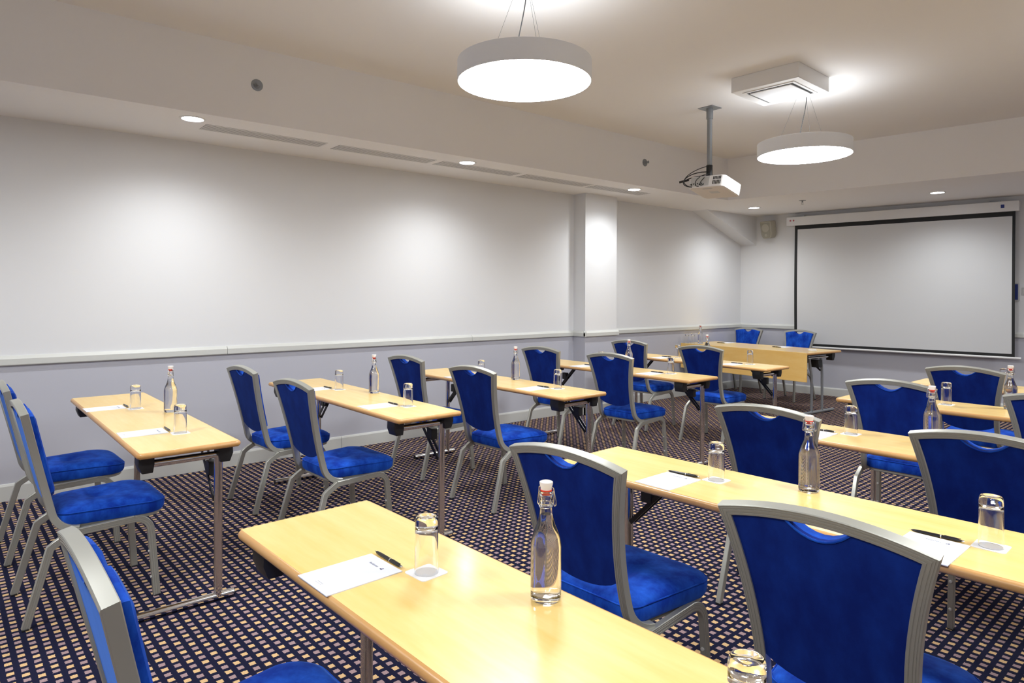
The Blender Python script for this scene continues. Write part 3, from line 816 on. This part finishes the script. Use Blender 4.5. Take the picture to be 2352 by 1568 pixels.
# ---------------------------------------------------------------- air vents in the bulkhead underside
vp = []
for i, (y0, y1) in enumerate(((1.29, 2.19), (2.29, 3.205), (3.28, 4.19), (4.27, 5.205), (5.265, 6.165))):
    root = empty('air_vent', (-5.04, (y0 + y1) / 2, ZS))
    hl = (y1 - y0) / 2
    MB().box(-0.094, 0.094, -hl, hl, -0.0012, 0).build('backing', M['slot'], root)
    n = 7; pit = 0.188 / n
    for k in range(n):
        x0 = -0.094 + pit * k
        MB().box(x0 + 0.0062, x0 + pit - 0.0062 if k < n - 1 else 0.094, -hl, hl, -0.0022, -0.0012).build('slat', M['ceil'], root)
    nm = ('nearest the rear of the room', 'second from the rear of the room', 'in the middle of the row', 'second from the pilaster end', 'above the pilaster')[i]
    tag(root, f'white slotted air vent in the bulkhead, {nm}', 'vent', 'slotted air vents in a row')

# ---------------------------------------------------------------- sprinklers
def sprinkler(loc, rot, label):
    root = empty('sprinkler', loc); root.rotation_euler = rot
    MB().lathe([(0.0001, 0.006), (0.018, 0.006), (0.020, 0.004), (0.030, 0.005), (0.040, 0.003), (0.041, 0)], 28).build('escutcheon', M['grey'], root, smooth=True)
    MB().lathe([(0.010, 0.0), (0.010, 0.022), (0.007, 0.026), (0.0001, 0.026)], 16).build('body', M['grey'], root, smooth=True)
    m = MB()
    for s in (-1, 1): m.tube([(s * 0.008, 0, 0.022), (s * 0.011, 0, 0.034), (s * 0.004, 0, 0.046)], 0.002, 6)
    m.build('yoke', M['grey'], root, smooth=True)
    MB().lathe([(0.0001, 0.045), (0.015, 0.046), (0.016, 0.048), (0.0001, 0.048)], 18).build('deflector', M['grey'], root, smooth=True)
    return tag(root, label, 'sprinkler', 'fire sprinklers')
sprinkler((XF, 1.549, 2.849), (0, R(90), 0), 'sidewall fire sprinkler on the bulkhead face above the first vent')
sprinkler((XF, 5.730, 2.852), (0, R(90), 0), 'sidewall fire sprinkler on the bulkhead face near the projector')
sprinkler((-4.073, 8.047, ZS), (R(180), 0, 0), 'fire sprinkler hanging under the bulkhead in front of the screen')

# ---------------------------------------------------------------- ceiling air unit
root = empty('ceiling_air_unit', (-2.668, 4.906, ZC), R(3.0))
h = 0.2665
MB().box(-h, h, -h, h, -0.115, 0).build('casing', M['white'], root, bevel=0.003, seg=1)
m = MB()
for x0, x1, y0, y1 in ((-0.205, 0.205, -0.205, -0.185), (-0.205, 0.205, 0.185, 0.205), (-0.205, -0.185, -0.185, 0.185), (0.185, 0.205, -0.185, 0.185)):
    m.box(x0, x1, y0, y1, -0.121, -0.115)
m.build('grille_frame', M['white'], root)
MB().box(-0.185, 0.185, -0.185, 0.185, -0.1165, -0.115).build('air_slot', M['slot'], root)
MB().box(-0.165, 0.165, -0.165, 0.165, -0.126, -0.1165).build('grille_plate', M['drum'], root, bevel=0.003, seg=1)
tag(root, 'square white air unit boxed out below the ceiling', 'air unit')

# ---------------------------------------------------------------- projector on its pole
root = empty('projector', (-3.506, 5.209, ZC))
MB().box(-0.075, 0.075, -0.075, 0.075, -0.006, 0).build('ceiling_plate', M['grey'], root)
pole = MB().tube([(0, 0, -0.006), (0, 0, -0.56)], 0.023, 18).build('pole', M['grey'], root, smooth=True)
MB().lathe([(0.030, -0.006), (0.030, -0.10), (0.023, -0.10)], 18).build('collar', M['grey'], pole, smooth=True)
MB().tube([(0, 0, -0.52), (0, 0, -0.62)], 0.028, 18).build('cable_tie', M['black'], pole, smooth=True)
MB().box(-0.10, 0.10, -0.07, 0.09, -0.655, -0.64).build('bracket_plate', M['grey'], root)
MB().tube([(0, 0, -0.56), (0, 0.0, -0.645)], 0.018, 12).build('swivel', M['blacksteel'], root, smooth=True)
# body tilted nose down; local body frame: x width, y towards the lens, z up
BMx = Matrix.Translation((0.034, -0.02, -0.706)) @ Matrix.Rotation(R(2), 4, 'Z') @ Matrix.Rotation(R(-13), 4, 'X') @ Matrix.Rotation(R(2.7), 4, 'Y')
def rr_plan(hx_, y0, y1, r):
    pl = []
    for (cx, cy, a0) in ((hx_ - r, y1 - r, 0), (-hx_ + r, y1 - r, 90), (-hx_ + r, y0 + r, 180), (hx_ - r, y0 + r, 270)):
        for k in range(6):
            a = R(a0 + 18 * k); pl.append((cx + r * math.cos(a), cy + r * math.sin(a)))
    return pl
body = MB().prism(rr_plan(0.183, -0.095, 0.21, 0.04), -0.050, 0.054, BMx).build('body', M['proj'], root, bevel=0.006, seg=2)
MB().prism(rr_plan(0.172, -0.084, 0.199, 0.036), -0.0525, -0.050, BMx).build('underside', M['projlow'], body)
MB().box(-0.155, 0.035, -0.0975, -0.0945, -0.038, 0.046, BMx).build('port_panel', M['lightgrey'], body)
m = MB()
for k in range(7): m.box(-0.145 + 0.02 * k, -0.134 + 0.02 * k, -0.099, -0.0975, -0.030 + 0.008 * (k % 2), -0.018 + 0.008 * (k % 2), BMx)
m.build('port_row', M['black'], body)
for k in range(6):
    MB().box(0.072 + 0.014 * k, 0.080 + 0.014 * k, -0.0965, -0.0945, -0.030, 0.006, BMx).build('vent_slot', M['slot'], body)
    MB().box(0.072 + 0.014 * k, 0.080 + 0.014 * k, -0.0965, -0.0945, 0.014, 0.042, BMx).build('vent_slot', M['slot'], body)
for k in range(10):
    MB().box(0.182, 0.1845, -0.05 + 0.018 * k, -0.044 + 0.018 * k, -0.02, 0.025, BMx).build('side_louvre', M['lightgrey'], body)
MB().box(-0.03, 0.06, 0.02, 0.075, -0.0532, -0.0525, BMx).build('rating_label', M['lightgrey'], body)
MB().box(-0.05, 0.05, -0.055, -0.047, -0.0532, -0.0525, BMx).build('maker_strip', M['grey'], body)
MB().lathe([(0.034, 0.0), (0.034, 0.02), (0.028, 0.022), (0.0001, 0.02)], 24, BMx @ Matrix.Translation((0.09, 0.209, 0.006)) @ Matrix.Rotation(R(-90), 4, 'X')).build('lens', M['black'], body, smooth=True)
for (p, r) in (([(0.02, -0.02, -0.53), (-0.12, -0.10, -0.55), (-0.26, -0.16, -0.66), (-0.12, -0.13, -0.715)], 0.0035),
               ([(-0.02, -0.02, -0.58), (-0.16, -0.16, -0.58), (-0.22, -0.22, -0.72), (-0.09, -0.115, -0.72)], 0.0045),
               ([(0.0, -0.03, -0.60), (-0.06, -0.16, -0.64), (-0.04, -0.20, -0.74), (-0.03, -0.115, -0.72)], 0.0035),
               ([(0.02, -0.03, -0.60), (0.02, -0.15, -0.66), (0.0, -0.2, -0.74), (0.01, -0.115, -0.71)], 0.004),
               ([(0.025, -0.01, -0.535), (0.10, -0.08, -0.58), (0.03, -0.05, -0.64), (-0.12, -0.13, -0.70)], 0.003),
               ([(-0.19, -0.12, -0.655), (-0.12, -0.10, -0.62), (-0.02, -0.06, -0.61), (0.03, 0.0, -0.63)], 0.005)):
    MB().tube(bez(p), r, 7).build('cable', M['black'], root, smooth=True)
MB().tube([(-0.22, -0.15, -0.665), (-0.15, -0.10, -0.645)], 0.010, 10).build('cable_plug', M['black'], root, smooth=True)
tag(root, 'white projector with trailing black cables hung from a ceiling pole', 'projector')

# ---------------------------------------------------------------- back wall fittings (local frame: x along the wall, -y into the room)
BA = math.atan(TB)
def on_back(name): return empty(name, (XL, D0, 0), BA)
root = on_back('projection_screen')
hs = MB().box(0.735, 3.415, -0.125, -0.008, 2.402, 2.526).build('housing', M['white'], root, bevel=0.004, seg=1)
for s in (0.93, 3.18): MB().box(s - 0.05, s + 0.05, -0.11, -0.004, 2.526, 2.540).build('hanger', M['grey'], root)
MB().box(3.24, 3.275, -0.1262, -0.125, 2.447, 2.487).build('maker_mark', M['blue'], hs)
for s in (0.79, 0.835):
    MB().lathe([(0.0001, 0.0012), (0.012, 0.001), (0.012, 0)], 16, Matrix.Translation((s, -0.125, 2.475)) @ Matrix.Rotation(R(90), 4, 'X')).build('warning_mark', M['redink'], hs)
ysc = -0.10
# cloth hangs with a slight belly; edges curl a little away from the wall
def cloth(x0, x1, z0, z1, mt, name, off):
    m = MB(); nx, nz = 24, 24; vs_ = []
    for j in range(nz + 1):
        for i in range(nx + 1):
            u, v = i / nx, j / nz
            x = x0 + (x1 - x0) * u; z = z0 + (z1 - z0) * v
            cur = -0.018 * (2 * abs((x - 2.11) / 1.26)) ** 4 / 16 * math.sin(math.pi * min(1, max(0, (z - 0.69) / 1.7)))
            vs_.append((x, ysc + cur + off, z))
    fs = [(j * (nx + 1) + i, j * (nx + 1) + i + 1, (j + 1) * (nx + 1) + i + 1, (j + 1) * (nx + 1) + i) for j in range(nz) for i in range(nx)]
    n = len(vs_)
    vs_ += [(x, y + 0.0012, z) for x, y, z in vs_]
    fs += [tuple(n + i for i in reversed(f)) for f in fs]
    return m.add(vs_, fs).build(name, mt, root, smooth=True)
cloth(0.846, 3.378, 0.685, 2.405, M['scrblack'], 'black_border', 0)
cloth(0.885, 3.349, 0.722, 2.346, M['screen'], 'viewing_surface', -0.0022)
MB().tube([(0.78, ysc, 0.674), (3.437, ysc, 0.674)], 0.0135, 12).build('weight_bar', M['white'], root, smooth=True)
tag(root, 'large pull-down projection screen with a black border on the far wall', 'projection screen')

root = on_back('wall_speaker')
SM = Matrix.Translation((0.465, -0.11, 2.37)) @ Matrix.Rotation(R(-14), 4, 'Z') @ Matrix.Rotation(R(10), 4, 'X')
def spk(s, zt, zb_, y0, y1):
    m = MB(); prof_ = []
    for k in range(9):
        t = k / 8; z = zt + (zb_ - zt) * t
        wd = 0.09 * s * (1 - 0.05 * t - (0.32 * max(0, (t - 0.72) / 0.28) ** 2))
        prof_.append((wd, z))
    pl = [(x, z) for x, z in prof_] + [(-x, z) for x, z in reversed(prof_)]
    return m.prism(pl, y0, y1, SM @ Matrix(((1, 0, 0, 0), (0, 0, 1, 0), (0, 1, 0, 0), (0, 0, 0, 1))))
bd = spk(1.0, 0.125, -0.125, -0.06, 0.07).build('cabinet', M['speaker'], root, bevel=0.012, seg=3)
spk(0.86, 0.105, -0.115, -0.066, -0.058).build('grille', M['spkdark'], root, bevel=0.003, seg=1)
MB().lathe([(0.060, 0.0), (0.062, 0.003), (0.056, 0.005), (0.05, 0.001), (0.0001, 0.0005)], 28, SM @ Matrix.Translation((0, -0.0655, 0.03)) @ Matrix.Rotation(R(90), 4, 'X')).build('woofer_ring', M['speaker'], root, smooth=True)
MB().lathe([(0.020, 0.0), (0.021, 0.003), (0.016, 0.004), (0.0001, 0.002)], 20, SM @ Matrix.Translation((0, -0.0655, -0.075)) @ Matrix.Rotation(R(90), 4, 'X')).build('tweeter', M['speaker'], root, smooth=True)
MB().box(-0.014, 0.014, -0.0675, -0.066, 0.082, 0.092, SM).build('badge', M['black'], root)
MB().box(0.43, 0.50, -0.06, 0.0, 2.33, 2.41).build('wall_bracket', M['speaker'], root)
tag(root, 'small beige loudspeaker on the wall between the corner and the screen', 'loudspeaker')

root = on_back('framed_notice')
MB().box(3.28, 3.412, -0.022, 0, 1.345, 1.56).build('notice_frame', M['lightgrey'], root, bevel=0.003, seg=1)
MB().box(3.29, 3.398, -0.0235, -0.022, 1.36, 1.545).build('notice_face', M['blue'], root)
tag(root, 'blue framed notice half hidden behind the screen edge', 'notice')
root = on_back('wall_switch')
MB().box(3.43, 3.515, -0.010, 0, 1.415, 1.505).build('face_plate', M['lightgrey'], root, bevel=0.003, seg=1)
MB().box(3.45, 3.495, -0.014, -0.010, 1.435, 1.485).build('rocker', M['white'], root, bevel=0.002, seg=1)
tag(root, 'square switch plate on the wall beyond the screen', 'switch')
